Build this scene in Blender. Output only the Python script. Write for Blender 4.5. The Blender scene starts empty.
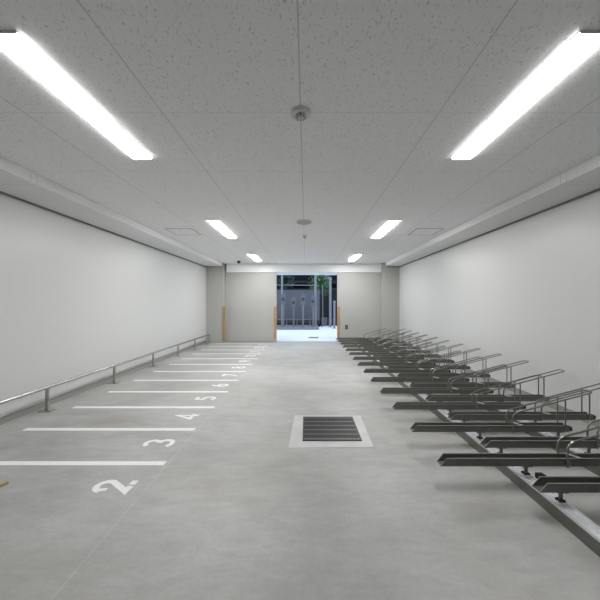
import bpy, bmesh, math, random
from mathutils import Vector
random.seed(7)
sc = bpy.context.scene
COL = sc.collection
PI = math.pi

# ------------------------------------------------------------------ camera
F = 285.0
cd = bpy.data.cameras.new('camera'); cam = bpy.data.objects.new('camera', cd); COL.objects.link(cam)
CAMH = 1.235
cam.location = (0, 0, CAMH); cam.rotation_euler = (PI/2, 0, 0)
cd.sensor_width = 36; cd.sensor_fit = 'HORIZONTAL'; cd.lens = 36*F/600
cd.shift_x = -6/600; cd.shift_y = 3/600; cd.clip_start = 0.02; cd.clip_end = 200
sc.camera = cam
# ------------------------------------------------------------------ world, exposure
w = bpy.data.worlds.new('world'); sc.world = w; w.use_nodes = True
nt = w.node_tree; nt.nodes.clear()
wo = nt.nodes.new('ShaderNodeOutputWorld'); wb = nt.nodes.new('ShaderNodeBackground')
wb.inputs[0].default_value = (0.62, 0.77, 1.0, 1); wb.inputs[1].default_value = 2.25
nt.links.new(wb.outputs[0], wo.inputs[0])
LAMP_ROWS = (35.0, 60.0, 60.0)        # brightness of the nearest, middle and farthest pair of strip lights
vs = sc.view_settings
sc.display_settings.display_device = 'sRGB'
vs.view_transform = 'Standard'; vs.look = 'None'; vs.exposure = 0.0; vs.gamma = 1.0; vs.use_curve_mapping = False

# ------------------------------------------------------------------ materials
def mat(name, col, rough=0.5, metal=0.0, spec=0.5, noise=None, bump=None, emit=None):
    m = bpy.data.materials.new(name); m.use_nodes = True
    n = m.node_tree; b = n.nodes['Principled BSDF']
    b.inputs['Base Color'].default_value = (*col, 1); b.inputs['Roughness'].default_value = rough
    b.inputs['Metallic'].default_value = metal; b.inputs['Specular IOR Level'].default_value = spec
    if noise or bump:
        tc = n.nodes.new('ShaderNodeTexCoord')
    if noise:
        scale, amt = noise
        t = n.nodes.new('ShaderNodeTexNoise'); t.inputs['Scale'].default_value = scale; t.inputs['Detail'].default_value = 5
        n.links.new(tc.outputs['Object'], t.inputs['Vector'])
        r = n.nodes.new('ShaderNodeMapRange'); r.inputs['From Min'].default_value = .3; r.inputs['From Max'].default_value = .7
        r.inputs['To Min'].default_value = 1-amt; r.inputs['To Max'].default_value = 1+amt
        n.links.new(t.outputs['Fac'], r.inputs['Value'])
        v = n.nodes.new('ShaderNodeVectorMath'); v.operation = 'SCALE'; v.inputs[0].default_value = col
        n.links.new(r.outputs[0], v.inputs['Scale']); n.links.new(v.outputs[0], b.inputs['Base Color'])
    if bump:
        scale, st, dist = bump
        t2 = n.nodes.new('ShaderNodeTexNoise'); t2.inputs['Scale'].default_value = scale; t2.inputs['Detail'].default_value = 2
        n.links.new(tc.outputs['Object'], t2.inputs['Vector'])
        bp = n.nodes.new('ShaderNodeBump'); bp.inputs['Strength'].default_value = st; bp.inputs['Distance'].default_value = dist
        n.links.new(t2.outputs['Fac'], bp.inputs['Height']); n.links.new(bp.outputs[0], b.inputs['Normal'])
    if emit:
        b.inputs['Emission Color'].default_value = (*emit[0], 1); b.inputs['Emission Strength'].default_value = emit[1]
    return m

def mnode(n, op, a, b=None, c=None):
    x = n.nodes.new('ShaderNodeMath'); x.operation = op
    for i, v in enumerate((a, b, c)):
        if v is None: continue
        if isinstance(v, (int, float)): x.inputs[i].default_value = v
        else: n.links.new(v, x.inputs[i])
    return x.outputs[0]

def grid_line(n, coord, offset, pitch, width):
    """1 on thin lines every PITCH from OFFSET along COORD"""
    s = mnode(n, 'ADD', mnode(n, 'SUBTRACT', coord, offset), 100*pitch+pitch/2)
    f = mnode(n, 'MODULO', s, pitch)
    d = mnode(n, 'ABSOLUTE', mnode(n, 'SUBTRACT', f, pitch/2))
    return mnode(n, 'LESS_THAN', d, width/2)

def ceiling_material():
    m = mat('ceiling_board', (.70, .70, .70), .85, 0, .2)
    n = m.node_tree; b = n.nodes['Principled BSDF']
    tc = n.nodes.new('ShaderNodeTexCoord'); sp = n.nodes.new('ShaderNodeSeparateXYZ')
    n.links.new(tc.outputs['Object'], sp.inputs[0])
    lx = grid_line(n, sp.outputs[0], -.035, .897, .007)
    ly = grid_line(n, sp.outputs[1], 1.85, .825, .005)
    seam = mnode(n, 'MAXIMUM', lx, mnode(n, 'MULTIPLY', ly, .55))
    # worm-hole specks of rock-wool board
    mp = n.nodes.new('ShaderNodeMapping'); mp.inputs['Scale'].default_value = (1, .55, 1)
    n.links.new(tc.outputs['Object'], mp.inputs[0])
    t = n.nodes.new('ShaderNodeTexNoise'); t.inputs['Scale'].default_value = 105; t.inputs['Detail'].default_value = 3
    n.links.new(mp.outputs[0], t.inputs['Vector'])
    r = n.nodes.new('ShaderNodeMapRange'); r.inputs['From Min'].default_value = .60; r.inputs['From Max'].default_value = .68
    n.links.new(t.outputs['Fac'], r.inputs['Value'])
    dark = mnode(n, 'MAXIMUM', mnode(n, 'MULTIPLY', seam, .31), mnode(n, 'MULTIPLY', r.outputs[0], .31))
    k = mnode(n, 'SUBTRACT', 1.0, dark)
    v = n.nodes.new('ShaderNodeVectorMath'); v.operation = 'SCALE'; v.inputs[0].default_value = (.90, .90, .90)
    n.links.new(k, v.inputs['Scale']); n.links.new(v.outputs[0], b.inputs['Base Color'])
    return m

def soffit_material():
    m = mat('soffit_board', (.74, .74, .74), .6, 0, .3)
    n = m.node_tree; b = n.nodes['Principled BSDF']
    tc = n.nodes.new('ShaderNodeTexCoord'); sp = n.nodes.new('ShaderNodeSeparateXYZ')
    n.links.new(tc.outputs['Object'], sp.inputs[0])
    a = grid_line(n, sp.outputs[1], 2.66, 3.3, .005); c = grid_line(n, sp.outputs[1], 2.72, 3.3, .005)
    k = mnode(n, 'SUBTRACT', 1.0, mnode(n, 'MULTIPLY', mnode(n, 'MAXIMUM', a, c), .25))
    v = n.nodes.new('ShaderNodeVectorMath'); v.operation = 'SCALE'; v.inputs[0].default_value = (.80, .80, .80)
    n.links.new(k, v.inputs['Scale']); n.links.new(v.outputs[0], b.inputs['Base Color'])
    return m

FLOOR_SHIFT = (12.4, -3.1, 0)
def floor_material():
    m = mat('trowelled_concrete', (.45, .45, .44), .42, 0, .5)
    n = m.node_tree; b = n.nodes['Principled BSDF']
    tc = n.nodes.new('ShaderNodeTexCoord'); sp = n.nodes.new('ShaderNodeSeparateXYZ')
    n.links.new(tc.outputs['Object'], sp.inputs[0])
    def noise(scale, detail, sx=1, sy=1, rough=.6, dist=0):
        mp = n.nodes.new('ShaderNodeMapping'); mp.inputs['Scale'].default_value = (sx, sy, 1); mp.inputs['Location'].default_value = FLOOR_SHIFT
        n.links.new(tc.outputs['Object'], mp.inputs[0])
        t = n.nodes.new('ShaderNodeTexNoise'); t.inputs['Scale'].default_value = scale; t.inputs['Detail'].default_value = detail
        t.inputs['Roughness'].default_value = rough; t.inputs['Distortion'].default_value = dist
        n.links.new(mp.outputs[0], t.inputs['Vector']); return t.outputs['Fac']
    def rng(v, a, c, lo, hi):
        r = n.nodes.new('ShaderNodeMapRange'); n.links.new(v, r.inputs['Value'])
        r.inputs['From Min'].default_value = a; r.inputs['From Max'].default_value = c
        r.inputs['To Min'].default_value = lo; r.inputs['To Max'].default_value = hi; return r.outputs[0]
    big = rng(noise(.75, 4, 1, 1, .55, .6), .32, .68, .84, 1.15)
    mid = rng(noise(3.2, 7, .6, 1.7, .7, .6), .3, .7, .88, 1.11)
    fine = mnode(n, 'MULTIPLY', rng(noise(45, 5), .3, .7, .95, 1.05), rng(noise(10, 8, .55, 1.5, .7, .3), .3, .7, .92, 1.08))
    k = mnode(n, 'MULTIPLY', mnode(n, 'MULTIPLY', big, mid), fine)
    # thin scored line along the slot ends
    ln = mnode(n, 'LESS_THAN', mnode(n, 'ABSOLUTE', mnode(n, 'ADD', sp.outputs[0], 1.062)), .004)
    k = mnode(n, 'ADD', k, mnode(n, 'MULTIPLY', ln, .16))
    v = n.nodes.new('ShaderNodeVectorMath'); v.operation = 'SCALE'; v.inputs[0].default_value = (.42, .421, .413)
    n.links.new(k, v.inputs['Scale'])
    # faint brown stains
    st = rng(noise(.9, 5, 1, 1.2, .6, 1.0), .50, .80, 0, .34)
    dx = mnode(n, 'DIVIDE', mnode(n, 'ADD', sp.outputs[0], 1.98), .42); dy = mnode(n, 'DIVIDE', mnode(n, 'SUBTRACT', sp.outputs[1], 2.98), .17)
    d = mnode(n, 'SQRT', mnode(n, 'ADD', mnode(n, 'MULTIPLY', dx, dx), mnode(n, 'MULTIPLY', dy, dy)))
    spill = rng(mnode(n, 'ADD', d, mnode(n, 'MULTIPLY', noise(5, 5), 1.1)), .7, 1.7, .55, 0)
    st = mnode(n, 'MAXIMUM', st, spill)
    mx = n.nodes.new('ShaderNodeMix'); mx.data_type = 'RGBA'
    n.links.new(st, mx.inputs['Factor']); n.links.new(v.outputs[0], mx.inputs['A']); mx.inputs['B'].default_value = (.29, .245, .185, 1)
    n.links.new(mx.outputs['Result'], b.inputs['Base Color'])
    n.links.new(rng(noise(2.0, 5), .3, .7, .46, .60), b.inputs['Roughness'])
    bp = n.nodes.new('ShaderNodeBump'); bp.inputs['Strength'].default_value = .12; bp.inputs['Distance'].default_value = .004
    n.links.new(noise(14, 4), bp.inputs['Height']); n.links.new(bp.outputs[0], b.inputs['Normal'])
    return m

M = dict(
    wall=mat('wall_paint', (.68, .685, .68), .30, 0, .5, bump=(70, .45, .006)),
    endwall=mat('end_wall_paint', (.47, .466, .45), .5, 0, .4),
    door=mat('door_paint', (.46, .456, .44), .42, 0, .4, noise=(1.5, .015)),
    ceil=ceiling_material(), soffit=soffit_material(), floor=floor_material(),
    hood=mat('hood_aluminium', (.87, .875, .88), .4, 0, .4),
    gap=mat('shadow_gap', (.20, .195, .175), .7),
    base=mat('grey_vinyl', (.33, .325, .305), .35),
    paint=mat('white_road_paint', (.93, .93, .93), .4, noise=(30, .04)),
    lamps=[mat('lamp_diffuser', (.9, .9, .9), .4, emit=((1.0, 1.0, .985), v)) for v in LAMP_ROWS],
    white=mat('white_enamel', (.8, .8, .79), .4),
    grey=mat('grey_plastic', (.5, .5, .49), .4),
    cream=mat('cream_plastic', (.66, .65, .60), .4),
    disc=mat('speaker_mesh', (.42, .42, .43), .6),
    steel=mat('brushed_steel', (.60, .595, .58), .27, 1.0),
    postst=mat('post_steel', (.40, .385, .36), .38, .8),
    wood=mat('oak_guard', (.43, .275, .135), .5, noise=(9, .15)),
    dark=mat('dark_metal', (.06, .06, .058), .45, .3),
    black=mat('black_rubber', (.012, .012, .013), .5),
    olive=mat('olive_steel', (.165, .168, .152), .36, .2, .55),
    rod=mat('rod_steel', (.29, .285, .265), .3, .8),
    alu=mat('aluminium', (.82, .83, .86), .4, .35),
    grate=mat('grate_steel', (.20, .20, .205), .45, .6),
    pit=mat('pit_dark', (.03, .03, .03), .8),
    mortar=mat('pale_mortar', (.56, .56, .555), .5, noise=(5, .10)),
    tan=mat('tan_board', (.48, .36, .22), .7),
    outfloor=mat('pale_outdoor_concrete', (.78, .78, .78), .6, noise=(1.2, .06)),
    curb=mat('curb_concrete', (.20, .20, .215), .8, noise=(6, .1)),
    canopy=mat('canopy_paint', (.8, .8, .8), .6),
    panel=mat('fence_sheet', (.105, .10, .115), .6, noise=(3, .08)),
    pole=mat('galvanised_pole', (.20, .205, .22), .5, .1),
    lock=mat('lock_post', (.15, .15, .16), .5, .1),
    plate=mat('lock_plate', (.125, .125, .14), .5),
    gatem=mat('gate_black', (.02, .02, .02), .5),
    house=mat('house_dark', (.014, .014, .016), .9, 0, .1),
    roof=mat('roof_dark', (.035, .035, .04), .8, 0, .2),
    leaf=mat('leaf_green', (.07, .16, .06), .6, noise=(4, .4)),
    leaf2=mat('leaf_deep', (.03, .07, .04), .6, noise=(4, .4)),
    bark=mat('bark', (.06, .05, .04), .9),
    darkground=mat('planting_soil', (.035, .035, .034), .9, 0, .15),
    siding=mat('pale_siding', (.5, .5, .55), .6),
)

# ------------------------------------------------------------------ mesh helpers
def box(bm, x0, x1, y0, y1, z0, z1):
    vs_ = [bm.verts.new(p) for p in ((x0,y0,z0),(x1,y0,z0),(x1,y1,z0),(x0,y1,z0),(x0,y0,z1),(x1,y0,z1),(x1,y1,z1),(x0,y1,z1))]
    for f in ((3,2,1,0),(4,5,6,7),(0,1,5,4),(1,2,6,5),(2,3,7,6),(3,0,4,7)):
        bm.faces.new([vs_[i] for i in f])
    return vs_

def prism(bm, poly, axis, a, b):
    """extrude 2-D POLY along AXIS from a to b; poly is in the other two axes in order"""
    def P(u, v, t):
        return {'x': (t, u, v), 'y': (u, t, v), 'z': (u, v, t)}[axis]
    A = [bm.verts.new(P(u, v, a)) for u, v in poly]; B = [bm.verts.new(P(u, v, b)) for u, v in poly]
    n = len(poly)
    bm.faces.new(A); bm.faces.new(B[::-1])
    for i in range(n):
        bm.faces.new([A[i], B[i], B[(i+1) % n], A[(i+1) % n]])

def tube(bm, pts, r, seg=10):
    pts = [Vector(p) for p in pts]; rings = []
    d0 = (pts[1]-pts[0]).normalized()
    up = Vector((0, 0, 1)) if abs(d0.z) < .9 else Vector((0, 1, 0))
    nrm = d0.cross(up).normalized()
    for i, p in enumerate(pts):
        a = pts[max(i-1, 0)]; c = pts[min(i+1, len(pts)-1)]
        d = (c-a).normalized()
        nrm = (nrm - d*nrm.dot(d)).normalized(); bi = d.cross(nrm)
        rings.append([bm.verts.new(p + r*(math.cos(2*PI*k/seg)*nrm + math.sin(2*PI*k/seg)*bi)) for k in range(seg)])
    for a, b in zip(rings, rings[1:]):
        for k in range(seg):
            bm.faces.new([a[k], a[(k+1) % seg], b[(k+1) % seg], b[k]])
    bm.faces.new(rings[0][::-1]); bm.faces.new(rings[-1])

def rounded(pts, rad, n=5):
    """polyline with its inner corners rounded"""
    pts = [Vector(p) for p in pts]; out = [pts[0]]
    for i in range(1, len(pts)-1):
        p = pts[i]; a = (pts[i-1]-p); c = (pts[i+1]-p)
        r = min(rad, a.length*.48, c.length*.48)
        s = p + a.normalized()*r; e = p + c.normalized()*r
        for k in range(n+1):
            t = k/n
            out.append(s*(1-t)**2 + p*2*t*(1-t) + e*t*t)
    out.append(pts[-1]); return out

def lathe(bm, prof, cx, cy, seg=32):
    """profile of (r, z) revolved about the vertical through cx, cy"""
    rings = []
    for r, z in prof:
        rings.append([bm.verts.new((cx + r*math.cos(2*PI*k/seg), cy + r*math.sin(2*PI*k/seg), z)) for k in range(seg)])
    for a, b in zip(rings, rings[1:]):
        for k in range(seg):
            bm.faces.new([a[k], a[(k+1) % seg], b[(k+1) % seg], b[k]])
    bm.faces.new(rings[0][::-1]); bm.faces.new(rings[-1])

def obj(name, bm, m, parent=None, bevel=0, smooth=False, recalc=True):
    if recalc: bmesh.ops.recalc_face_normals(bm, faces=bm.faces[:])
    me = bpy.data.meshes.new(name); bm.to_mesh(me); bm.free(); me.materials.append(m)
    if smooth:
        for p in me.polygons: p.use_smooth = True
    o = bpy.data.objects.new(name, me); COL.objects.link(o)
    if smooth:
        md = o.modifiers.new('edges', 'EDGE_SPLIT'); md.split_angle = math.radians(40)
    if bevel:
        b = o.modifiers.new('bevel', 'BEVEL'); b.width = bevel; b.segments = 2; b.limit_method = 'ANGLE'
    if parent: o.parent = parent
    return o

def tag(o, label, cat, group=None):
    o['label'] = label; o['category'] = cat
    if group: o['group'] = group
    return o

def thing(name, label, cat, loc=(0, 0, 0), group=None):
    o = bpy.data.objects.new(name, None); COL.objects.link(o); o.location = loc; o.empty_display_size = .1
    return tag(o, label, cat, group)

def struct(name, bm, m, label=None, bevel=0):
    o = obj(name, bm, m, bevel=bevel); o['kind'] = 'structure'
    if label: o['label'] = label; o['category'] = name.split('_')[0]
    return o

def bx(*a):
    bm = bmesh.new(); box(bm, *a); return bm

def dup(root, loc, label):
    r = root.copy(); COL.objects.link(r); r.location = loc; r['label'] = label
    for ch in list(root.children):
        c = ch.copy(); COL.objects.link(c); c.parent = r
        for g in list(ch.children):
            d = g.copy(); COL.objects.link(d); d.parent = c
    return r

ORD = ['nearest', 'second-nearest', 'third-nearest', 'fourth-nearest', 'fifth-nearest', 'sixth-nearest', 'seventh-nearest', 'eighth-nearest',
       'ninth-nearest', 'tenth-nearest', 'eleventh-nearest', 'twelfth-nearest', 'thirteenth-nearest', 'farthest']

# ------------------------------------------------------------------ the setting
XL, XR, H, YB, YE = -3.10, 2.90, 2.47, -5.0, 9.08
SB = 2.365                               # underside of the side soffits
struct('floor', bx(XL-.15, XR+.15, YB-.15, 9.22, -.2, 0), M['floor'], 'mottled grey concrete floor')
struct('ceiling', bx(XL-.15, XR+.15, YB-.15, 9.22, H, H+.2), M['ceil'], 'white speckled acoustic board ceiling with thin seams')
struct('wall_left', bx(XL-.15, XL, YB-.15, 9.22, 0, H), M['wall'], 'glossy pale grey wall behind the handrail')
struct('wall_right', bx(XR, XR+.15, YB-.15, 9.22, 0, H), M['wall'], 'glossy pale grey wall behind the bike racks')
struct('wall_back', bx(XL, XR, YB-.15, YB, 0, H), M['endwall'], 'pale wall behind the camera')
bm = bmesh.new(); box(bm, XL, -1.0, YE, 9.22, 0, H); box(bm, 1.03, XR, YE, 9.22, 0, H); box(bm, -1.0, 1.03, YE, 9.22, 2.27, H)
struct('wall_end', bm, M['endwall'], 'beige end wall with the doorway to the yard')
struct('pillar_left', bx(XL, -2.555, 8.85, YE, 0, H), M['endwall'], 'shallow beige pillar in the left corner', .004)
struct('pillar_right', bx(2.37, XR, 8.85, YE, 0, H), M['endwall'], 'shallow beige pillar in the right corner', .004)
struct('trim_1', bx(XL, -2.57, YB, 8.72, SB, H), M['soffit'], 'boxed white soffit along the left wall', .004)
struct('trim_2', bx(2.43, XR, YB, 8.72, SB, H), M['soffit'], 'boxed white soffit along the right wall', .004)
struct('trim_3', bx(XL, XL+.016, YB, 8.85, SB-.02, SB), M['gap'], 'dark shadow line at the top of the left wall')
struct('trim_4', bx(XR-.016, XR, YB, 8.85, SB-.02, SB), M['gap'], 'dark shadow line at the top of the right wall')
struct('baseboard_left', bx(XL, XL+.010, YB, 8.85, 0, .07), M['base'], 'grey vinyl baseboard under the handrail')
struct('baseboard_right', bx(XR-.010, XR, YB, 8.85, 0, .07), M['base'], 'grey vinyl baseboard behind the bike racks')
# head rail cover over the sliding doors
bm = bmesh.new(); prism(bm, [(8.95, 2.202), (9.06, 2.202), (9.06, H), (8.97, H), (8.95, 2.447)], 'x', -2.50, 2.37)
struct('trim_5', bm, M['hood'], 'white rail cover spanning above both sliding doors')

# sliding doors
def sliding_door(n, x0, x1, label, edge):
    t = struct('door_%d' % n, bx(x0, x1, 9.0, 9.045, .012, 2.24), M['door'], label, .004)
    g = obj('edge_guard', bx(*( (x1-.082, x1+.006) if edge > 0 else (x0-.006, x0+.078) ), 8.976, 9.0, .12, 1.125), M['wood'], t, .004)
    g['label'] = 'tall brown wooden edge guard'
    return t
dl = sliding_door(1, -2.55, -.93, 'beige sliding door left of the doorway', 1)
dr = sliding_door(2, .985, 2.365, 'beige sliding door right of the doorway', -1)
pp = obj('pull_plate', bx(1.235, 1.32, 8.982, 9.0, .41, .54), M['dark'], dr, .004); pp['label'] = 'small dark square pull plate'
obj('finger_recess', bx(1.258, 1.297, 8.978, 8.983, .435, .515), M['gap'], pp)
tag(obj('corner_guard', bx(-2.585, -2.495, 8.823, 8.85, .065, 1.12), M['wood'], bevel=.004), 'tall brown wooden guard strip on the left pillar edge', 'corner guard')

# ------------------------------------------------------------------ outdoors
struct('ground', bx(-9, 9, 9.22, 24, -.22, -.01), M['outfloor'], 'bright pale concrete yard outside the doorway')
struct('trim_6', bx(-3, 3, 9.23, 10.33, 2.25, 2.36), M['canopy'], 'white canopy slab above the doorway outside')
struct('trim_7', bx(-4.5, .60, 13.25, 15.0, -.01, .085), M['curb'], 'low concrete kerb platform under the grey posts', .01)
bm = bmesh.new(); box(bm, -9, .75, 15.0, 20.9, -.01, .16); box(bm, .75, 9, 15.6, 20.9, -.01, .14)
struct('trim_8', bm, M['darkground'], 'dark planting bed at the back of the yard')

fp = thing('fence_panel', 'wide grey sheet fence outside behind the row of posts', 'fence', (0, 14.6, .085))
obj('sheet', bx(-4.2, .70, 0, .05, .27, 1.815), M['panel'], fp)
for x in (-3.4, -2.2, -1.0, .2): obj('foot', bx(x-.03, x+.03, .05, .10, 0, .5), M['curb'], fp)
obj('top_edge', bx(-4.2, .70, -.012, .062, 1.795, 1.825), M['plate'], fp)
lr = thing('low_rail', 'low pale pipe rail outside in front of the grey sheet fence', 'rail', (0, 14.2, .085))
bm = bmesh.new(); tube(bm, [(-3.2, 0, .33), (.55, 0, .33)], .02, 8); obj('pipe', bm, M['pole'], lr, smooth=True)
for x in (-3.1, -.45, .5):
    bm = bmesh.new(); tube(bm, [(x, 0, 0), (x, 0, .33)], .018, 8); obj('leg', bm, M['pole'], lr, smooth=True)

def lock_post(px, y, top, head, label):
    x = (px-306)/285*y
    t = thing('bicycle_locking_post', label, 'post', (x, y, .085), 'grey posts with dark round heads')
    bm = bmesh.new(); tube(bm, [(0, 0, .012), (0, 0, top)], .045, 12); obj('pole', bm, M['lock'], t, smooth=True)
    obj('base_plate', bx(-.09, .09, -.09, .09, 0, .012), M['lock'], t, .003)
    bm = bmesh.new(); prism(bm, [(-.10, head-.22), (-.05, head-.27), (.05, head-.27), (.10, head-.22), (.10, head+.20), (.04, head+.27), (-.04, head+.27), (-.10, head+.20)], 'y', -.03, .03)
    hp = obj('head_plate', bm, M['plate'], t, .006)
    bm = bmesh.new(); tube(bm, [(0, -.055, head), (0, -.03, head)], .075, 16); obj('dark_disc', bm, M['dark'], hp, smooth=True)
    bm = bmesh.new(); tube(bm, [(0, 0, top-.02), (0, 0, head-.25)], .025, 8); obj('neck', bm, M['dark'], t, smooth=True)
lock_post(283.3, 13.55, 1.06, 1.33, 'grey post with dark round head nearest the left door')
lock_post(293.6, 13.75, .88, 1.17, 'second grey round-headed post from the left, a shorter one')
lock_post(303.0, 13.55, 1.06, 1.33, 'tall grey round-headed post third from the left')
lock_post(313.0, 13.75, .96, 1.23, 'rightmost grey round-headed post, beside the pale tall pole')

def tall_pole(px, y, ztop, r, label, cap=False, zb=0.0):
    x = (px-306)/285*y
    t = thing('pole', label, 'pole', (x, y, zb), 'tall pale poles in the yard')
    bm = bmesh.new(); tube(bm, [(0, 0, .012), (0, 0, ztop)], r, 12); obj('shaft', bm, M['pole'], t, smooth=True)
    bm = bmesh.new(); lathe(bm, [(r*2.2, 0), (r*2.2, .012)], 0, 0, 16); obj('base_plate', bm, M['pole'], t)
    if cap:
        bm = bmesh.new(); lathe(bm, [(r*1.25, ztop-.02), (r*1.3, ztop+.06), (r*.5, ztop+.12)], 0, 0, 16); obj('cap', bm, M['pole'], t, smooth=True)
tall_pole(282.0, 14.05, 3.4, .05, 'tall pale pole outside closest to the left door', zb=.085)
tall_pole(315.4, 14.05, 3.4, .055, 'tall pale pole outside at the right end of the grey sheet fence', zb=.085)
tall_pole(330.2, 14.7, 2.45, .065, 'pale bluish capped pole outside near the right door', True, zb=-.01)
tall_pole(322.6, 14.95, 2.2, .022, 'thin pale pole outside in front of the black gate', zb=-.01)
tall_pole(334.3, 14.0, 1.25, .05, 'short pale pole outside beside the right door edge', True, zb=-.01)
wl = obj('crossbar', bmesh.new(), M['pole']); bm = bmesh.new(); tube(bm, [(-1.5, 14.18, 2.13), (.62, 14.18, 2.11)], .02, 8); bm.to_mesh(wl.data); bm.free()
tag(wl, 'thin pale crossbar joining the two tallest poles outside', 'crossbar')

gt = thing('gate', 'black barred gate outside at the right of the grey sheet fence', 'gate', (0, 15.6, .14))
obj('frame', (lambda b: (box(b, .78, .82, 0, .05, 0, 1.9), box(b, 1.72, 1.76, 0, .05, 0, 1.9), box(b, .78, 1.76, 0, .05, 1.86, 1.9), box(b, .78, 1.76, 0, .05, .05, .09), b)[-1])(bmesh.new()), M['gatem'], gt)
bm = bmesh.new()
for i in range(13): box(bm, .84+i*.07, .865+i*.07, .015, .035, .09, 1.86)
obj('bars', bm, M['gatem'], gt)
ge = thing('electrical_cabinet', 'low grey outdoor cabinet at the foot of the black gate', 'cabinet', (1.0, 15.28, -.01))
obj('body', bx(-.16, .12, 0, .25, 0, .42), M['plate'], ge, .01); obj('lid', bx(-.18, .14, -.02, .27, .42, .45), M['lock'], ge, .005)

hs = thing('neighbouring_house', 'dark house behind the fence outside', 'house', (0, 21, -.01))
obj('wall', bx(-11, 11, 0, 3, 0, 6), M['house'], hs)
obj('eave', bx(-11, 3.0, -1.0, 0, 2.62, 2.80), M['roof'], hs, .02)
obj('window', bx(.95, 1.75, -.04, 0, 2.75, 3.4), M['siding'], hs)
obj('band', bx(-11, 1.1, -.4, 0, 2.05, 2.35), M['roof'], hs)

def tree(name, x, y, z0, z1, rx, ry, n, m, label, size=.11, cat='tree'):
    t = thing(name, label, cat, (x, y, -.01))
    bm = bmesh.new()
    tube(bm, [(0, 0, 0), (.03, .02, z0*.6), (-.04, 0, (z0+z1)/2)], .05, 8)
    for k in range(4):
        a = k*PI/2+.4; tube(bm, [(0, 0, z0*.8), (math.cos(a)*rx*.5, math.sin(a)*ry*.5, (z0+z1)/2+.1)], .02, 6)
    obj('trunk', bm, M['bark'], t)
    bm = bmesh.new()
    blobs = [(random.uniform(-.6, .6)*rx, random.uniform(-.6, .6)*ry, random.uniform(z0+.25*(z1-z0), z1-.2*(z1-z0)), random.uniform(.35, .6)) for _ in range(9)]
    for i in range(n):
        b = random.choice(blobs)
        v = Vector((random.gauss(0, 1), random.gauss(0, 1), random.gauss(0, 1))).normalized()*b[3]*random.uniform(.6, 1)
        c = Vector((b[0]+v.x*rx, b[1]+v.y*ry, b[2]+v.z*(z1-z0)*.5))
        u = Vector((random.gauss(0, 1), random.gauss(0, 1), random.gauss(0, .5))).normalized()
        q = u.orthogonal().normalized(); s = size*random.uniform(.6, 1.2)
        bm.faces.new([bm.verts.new(c+p) for p in (-u*s, q*s*.45, u*s, -q*s*.45)])
    obj('crown', bm, M[m], t)
tree('tree', 1.1, 18.3, 1.5, 4.2, .95, .8, 1500, 'leaf', 'green leafy tree rising above the black gate outside')
tree('shrub', 2.35, 15.75+.5, .4, 3.4, .42, .35, 900, 'leaf2', 'deep green tree outside behind the short pole by the right door')
tree('tree', -1.55, 18.5, 2.0, 4.4, .9, .8, 900, 'leaf2', 'dark leafy tree above the grey sheet fence near the left door')

dc = thing('drain_cover', 'small grey slotted drain cover in the bright yard outside', 'drain cover', (.27, 10.25, -.01))
obj('frame', bx(-.18, .18, -.13, .13, 0, .008), M['lock'], dc)
bm = bmesh.new()
for i in range(7): box(bm, -.15+i*.045, -.125+i*.045, -.10, .10, .008, .010)
obj('slots', bm, M['pit'], dc)

# ------------------------------------------------------------------ ceiling fittings
def ceiling_light(x, y, label, glow):
    t = thing('ceiling_light', label, 'ceiling light', (x, y, H), 'strip lights in two rows')
    hw, hl = .079, .57
    bm = bmesh.new(); box(bm, -hw, hw, -hl, hl, -.004, 0); obj('housing', bm, M['white'], t)
    bm = bmesh.new(); prism(bm, [(-hw+.001, -.004), (-hw+.006, -.011), (hw-.006, -.011), (hw-.001, -.004)], 'y', -hl+.007, hl-.007); obj('diffuser', bm, glow, t)
    for s in (-1, 1):
        a, b = sorted((s*hl, s*(hl-.007)))
        bm = bmesh.new(); prism(bm, [(-hw, -.004), (-hw+.006, -.012), (hw-.006, -.012), (hw, -.004)], 'y', a, b); obj('end_cap', bm, M['white'], t)
    return t
RN = ['nearest', 'middle', 'farthest']
for i, y in enumerate((1.86, 4.82, 7.78)):
    c0 = ceiling_light(-1.392, y, '%s glowing strip light of the left ceiling row' % RN[i], M['lamps'][i])
    dup(c0, (1.322, y, H), '%s glowing strip light of the right ceiling row' % RN[i])

def hatch(x, y, label):
    t = thing('access_hatch', label, 'access hatch', (x, y, H), 'ceiling access hatches')
    bm = bmesh.new()
    for a in ((-.225, .225, -.215, -.207), (-.225, .225, .207, .215), (-.225, -.217, -.207, .207), (.217, .225, -.207, .207)): box(bm, *a, -.004, 0)
    obj('frame', bm, M['gap'], t)
    obj('panel', bx(-.212, .212, -.202, .202, -.004, 0), M['ceil'], t)
    return t
h0 = hatch(-2.12, 4.94, 'square access hatch in the ceiling beside the left soffit')
dup(h0, (2.06, 4.94, H), 'square access hatch in the ceiling beside the right soffit')

sd = thing('smoke_detector', 'round cream smoke detector nearest on the ceiling centre seam', 'smoke detector', (-.035, 1.85, H))
bm = bmesh.new(); lathe(bm, [(.066, 0), (.066, -.010), (.058, -.018), (.034, -.020)], 0, 0); obj('base', bm, M['cream'], sd, smooth=True)
bm = bmesh.new(); lathe(bm, [(.034, -.020), (.031, -.030), (.022, -.036), (.008, -.038)], 0, 0); obj('sensor_head', bm, M['grey'], sd, smooth=True)
bm = bmesh.new()
for k in range(8):
    a = 2*PI*k/8; tube(bm, [(.034*math.cos(a), .034*math.sin(a), -.02), (.026*math.cos(a), .026*math.sin(a), -.038)], .003, 6)
obj('cage', bm, M['dark'], sd)
sp_ = thing('ceiling_speaker', 'flat grey round speaker disc on the ceiling', 'speaker', (-.03, 4.33, H))
bm = bmesh.new(); lathe(bm, [(.118, 0), (.118, -.012), (.108, -.018)], 0, 0, 40); obj('rim', bm, M['cream'], sp_, smooth=True)
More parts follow.
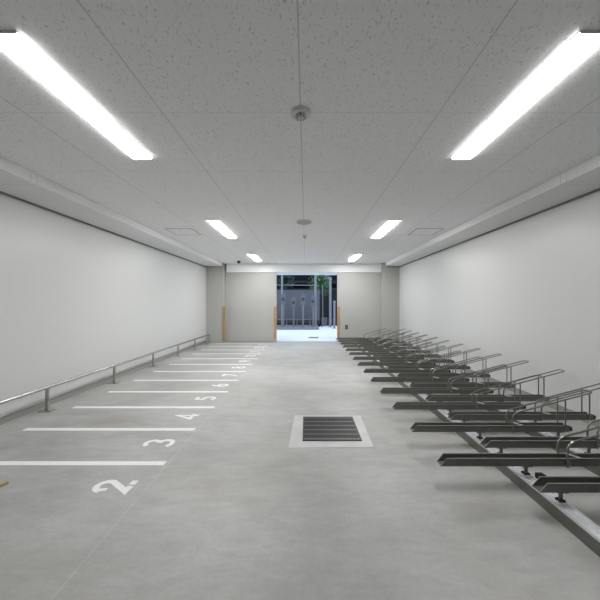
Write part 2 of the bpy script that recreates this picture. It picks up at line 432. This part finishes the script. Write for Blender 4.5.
bm = bmesh.new(); lathe(bm, [(.106, -.018), (.09, -.024), (.01, -.028)], 0, 0, 40); obj('grille', bm, M['disc'], sp_, smooth=True)
hd = thing('heat_detector', 'small cone-shaped heat detector behind the ceiling speaker disc', 'heat detector', (-.027, 5.22, H))
bm = bmesh.new(); lathe(bm, [(.05, 0), (.048, -.012), (.03, -.022)], 0, 0); obj('base', bm, M['cream'], hd, smooth=True)
bm = bmesh.new(); lathe(bm, [(.028, -.022), (.018, -.045), (.005, -.06)], 0, 0); obj('cone', bm, M['disc'], hd, smooth=True)
cc = thing('dome_camera', 'small black dome camera on the ceiling near the left pillar', 'camera', (-1.98, 8.40, H))
bm = bmesh.new(); lathe(bm, [(.055, 0), (.055, -.015), (.048, -.022)], 0, 0); obj('base', bm, M['dark'], cc, smooth=True)
bm = bmesh.new(); lathe(bm, [(.046, -.022), (.042, -.045), (.026, -.062), (.006, -.068)], 0, 0); obj('dome', bm, M['black'], cc, smooth=True)

# ------------------------------------------------------------------ floor: parking marks and numbers
PITCH, L0 = .589, 2.195
for k in range(12):
    y = L0 + PITCH*k
    tag(obj('parking_line', bx(-2.75, -1.085, y-.028, y+.028, 0, .0015), M['paint']),
        'white painted floor line between slots %d and %d' % (k+2, k+3) if k < 11 else 'last white painted floor line, nearest the end wall', 'floor line', 'parking slot lines')

def arc(cx, cy, rx, ry, a0, a1, n=14):
    return [(cx+rx*math.cos(math.radians(a0+(a1-a0)*i/n)), cy+ry*math.sin(math.radians(a0+(a1-a0)*i/n))) for i in range(n+1)]
# strokes in a box 0..0.6 wide, 0..1 high
GL = {
 '0': [arc(.3, .5, .22, .42, 98, 262), arc(.3, .5, .22, .42, -82, 82)],
 '1': [[(.14, .80), (.32, .92), (.32, .08)]],
 '2': [[(.105, .66), (.215, .68)], arc(.3, .70, .20, .22, 172, -20, 14) + [(.09, .09), (.30, .085)], [(.36, .085), (.54, .085)]],
 '3': [arc(.29, .71, .2, .21, 150, -75), arc(.29, .295, .23, .22, 80, -150)],
 '4': [[(.42, .06), (.42, .94), (.07, .30), (.32, .30)], [(.38, .30), (.56, .30)]],
 '5': [[(.50, .92), (.17, .92), (.13, .55)], arc(.29, .34, .22, .25, 125, -150)],
 '6': [arc(.3, .32, .21, .24, 0, 360, 20), [(.10, .36), (.16, .62), (.34, .94)]],
 '7': [[(.07, .92), (.53, .92), (.24, .06)]],
 '8': [arc(.3, .72, .18, .2, 0, 360, 18), arc(.3, .29, .22, .22, 0, 360, 18)],
 '9': [arc(.3, .68, .21, .24, 0, 360, 20), [(.50, .64), (.44, .38), (.26, .06)]],
}
def stroke(bm, pts, hw, T, z=.0016):
    P = [Vector(p) for p in pts]; L, R = [], []
    for i, p in enumerate(P):
        a = P[max(i-1, 0)]; c = P[min(i+1, len(P)-1)]
        d1 = (p-a) if i else (c-p); d2 = (c-p) if i < len(P)-1 else d1
        d1 = d1.normalized(); d2 = d2.normalized()
        n1 = Vector((-d1.y, d1.x)); n2 = Vector((-d2.y, d2.x)); nm = (n1+n2)
        nm = nm.normalized() if nm.length > 1e-4 else n1
        k = hw/max(.45, nm.dot(n1))
        L.append(p+nm*k); R.append(p-nm*k)
    for i in range(len(P)-1):
        try: bm.faces.new([bm.verts.new((*T(q), z)) for q in (L[i], R[i], R[i+1], L[i+1])])
        except ValueError: pass
def number(n):
    yc = L0 + PITCH*(n-2) - PITCH/2 + .02
    s = str(n); bm = bmesh.new()
    wd = .25 if len(s) == 1 else .19                      # metres along the aisle per unit of glyph width
    tot = len(s)*.64-.04
    for i, ch in enumerate(s):
        for st in GL[ch]:
            # read from the aisle: up is towards the left wall, right is away from the camera
            stroke(bm, [(u+i*.64, v) for u, v in st], .078, lambda q: (-1.16-.268*q.y, yc+(q.x-tot/2)*wd))
    for i, f in enumerate(bm.faces):
        for v in f.verts: v.co.z += i*4e-6
    bm.normal_update()
    for f in list(bm.faces):
        if f.normal.z < 0: f.normal_flip()
    o = obj('painted_number', bm, M['paint'], recalc=False)
    tag(o, 'white painted number %d on the concrete floor' % n, 'floor number', 'parking slot numbers')
for n in range(2, 14): number(n)

# ------------------------------------------------------------------ drain grate in the floor
dg = thing('floor_grate', 'square dark steel drain grate set in pale mortar in the aisle', 'drain grate', (.235, 2.81, 0))
bm = bmesh.new()
prism(bm, [(-.385, -.385), (.345, -.37), (.36, .31), (-.36, .32)], 'z', 0, .002)
o = obj('mortar_surround', bm, M['mortar'], dg); o['label'] = 'pale mortar patch'
obj('sump', bx(-.262, .262, -.26, .26, .002, .003), M['pit'], dg)
bm = bmesh.new()
for a in ((-.265, .265, -.265, -.253), (-.265, .265, .253, .265), (-.265, -.253, -.253, .253), (.253, .265, -.253, .253)): box(bm, *a, .002, .010)
obj('frame', bm, M['dark'], dg)
bm = bmesh.new()
for i in range(6): y = -.235+i*.094; box(bm, -.253, .253, y-.007, y+.007, .003, .009)
obj('cross_bar', bm, M['grate'], dg)
bm = bmesh.new()
for i in range(34): x = -.245+i*.01485; box(bm, x-.0032, x+.0032, -.253, .253, .003, .008)
obj('bearing_bar', bm, M['dark'], dg)

bd = tag(obj('wooden_board', (lambda b: (prism(b, [(-2.62, 1.925), (-2.03, 1.945), (-2.055, 1.895), (-2.60, 1.87)], 'z', 0, .018), b)[-1])(bmesh.new()), M['tan']),
         'tan board lying on the floor at the left edge by number 2', 'board')

# ------------------------------------------------------------------ handrail
hr = thing('handrail', 'low steel handrail on posts along the left wall', 'handrail', (-2.96, 0, 0))
bm = bmesh.new(); tube(bm, rounded([(0, .55, .27), (0, 8.72, .27), (0, 8.72, .012)], .05), .019, 14)
o = obj('top_rail', bm, M['steel'], hr, smooth=True)
for i, y in enumerate([1.08, 2.17, 3.26, 4.40, 5.52, 6.60, 7.60, 8.50]):
    bm = bmesh.new(); tube(bm, [(0, y, .008), (0, y, .258)], .018, 12); p = obj('post', bm, M['postst'], hr, smooth=True)
    obj('base_plate', bx(-.07, .07, y-.045, y+.045, 0, .008), M['postst'], p, .002)

# ------------------------------------------------------------------ bicycle racks
ZB, LEN = .160, 1.31
def base_rail(x0, label):
    t = thing('rack_base_rail', label, 'rack base rail', (x0, 0, 0), 'rails under the bicycle racks')
    y0, y1 = 1.30, 8.72
    obj('beam', bx(0, .085, y0, y1, 0, .070), M['olive'], t, .002)
    bm = bmesh.new()
    prism(bm, [(.004, .070), (.081, .070), (.081, .088), (.074, .088), (.074, .077), (.050, .077), (.050, .083), (.044, .083), (.044, .077), (.011, .077), (.011, .084), (.004, .084)], 'y', y0, y1)
    obj('slide_track', bm, M['alu'], t)
    obj('end_cap', bx(-.002, .087, y0-.008, y0, 0, .09), M['black'], t)
B1, B2 = 1.425, 2.085
base_rail(B1, 'long steel rail on the floor under the aisle ends of the bike racks')
base_rail(B2, 'long steel rail on the floor under the bike racks nearer the right wall')

def make_rack(name_label, tip):
    t = thing('bicycle_rack', name_label, 'bicycle rack', (0, 0, 0), 'grey steel bicycle racks')
    bm = bmesh.new(); hw = .030; th = .004; ht = .054; z0 = ZB
    for s in (-1, 1):
        a, b = sorted((s*hw, s*(hw-th)))
        prism(bm, [(0, z0), (LEN, z0), (LEN, z0+ht), (.046, z0+ht)], 'y', a, b)
        a, b = sorted((s*hw, s*(hw+.006)))
        prism(bm, [(.044, z0+ht-.004), (LEN, z0+ht-.004), (LEN, z0+ht), (.046, z0+ht)], 'y', a, b)
    box(bm, .004, LEN, -hw+th, hw-th, z0, z0+th)
    obj('channel', bm, M['olive'], t)
    obj('end_stop', bx(LEN, LEN+.030, -.026, .026, z0+.004, z0+.040), M['dark'], t, .003)
    g = .037
    pts = [(.83, -g, z0-.004), (.83, -g, .315), (1.505, -g, .493), (1.505, g, .493), (.83, g, .315), (.83, g, z0-.004)]
    bm = bmesh.new(); tube(bm, rounded(pts, .055, 6), .0064, 8); obj('guard_rail', bm, M['rod'], t, smooth=True)
    for s in (-1, 1):
        bm = bmesh.new(); tube(bm, [(1.27, s*g, z0+.004), (1.27, s*g, .429)], .0056, 8); obj('support_post', bm, M['rod'], t, smooth=True)
        bm = bmesh.new(); tube(bm, [(.83, s*(g-.004), z0+.028), (.83, s*(g+.016), z0+.028)], .009, 8); obj('bolt', bm, M['rod'], t, smooth=True)
    bm = bmesh.new(); tube(bm, [(.868, .020, z0+ht+.004), (.925, -.026, z0+ht-.002)], .0055, 8)
    o = obj('latch_lever', bm, M['alu'], t, smooth=True); o['label'] = 'small bright latch lever'
    for b in (B1, B2):
        x = b-tip
        bm = bmesh.new(); box(bm, x+.034, x+.054, -.006, .006, .090, .150); box(bm, x+.012, x+.073, -.024, .024, .150, z0)
        c = obj('slider_block', bm, M['olive'], t, .003)
        for yy in (-.010, .010):
            bm = bmesh.new(); tube(bm, [(x+.026, yy, .0985), (x+.060, yy, .0985)], .0085, 12); obj('roller', bm, M['dark'], c, smooth=True)
    return t
TL, TS = .885, 1.325
PR = .50
rl = rs = None
for k in range(14):
    y = 1.905 + PR*k
    lab = '%s of the grey bike racks reaching far into the aisle' % ORD[k]
    if rl is None: rl = make_rack(lab, TL); rl.location = (TL, y, 0)
    else: dup(rl, (TL, y, 0), lab)
for k in range(14):
    y = 1.645 + PR*k
    lab = '%s of the grey bike racks set back toward the right wall' % ORD[k]
    if rs is None: rs = make_rack(lab, TS); rs.location = (TS, y, 0)
    else: dup(rs, (TS, y, 0), lab)
# black stop block bolted beside the rail
sb = obj('stop_block', bx(1.600, 1.650, 1.955, 1.995, 0, .052), M['black'], bevel=.004)
tag(sb, 'small black block on the floor beside the aisle-side rack rail', 'stop block')
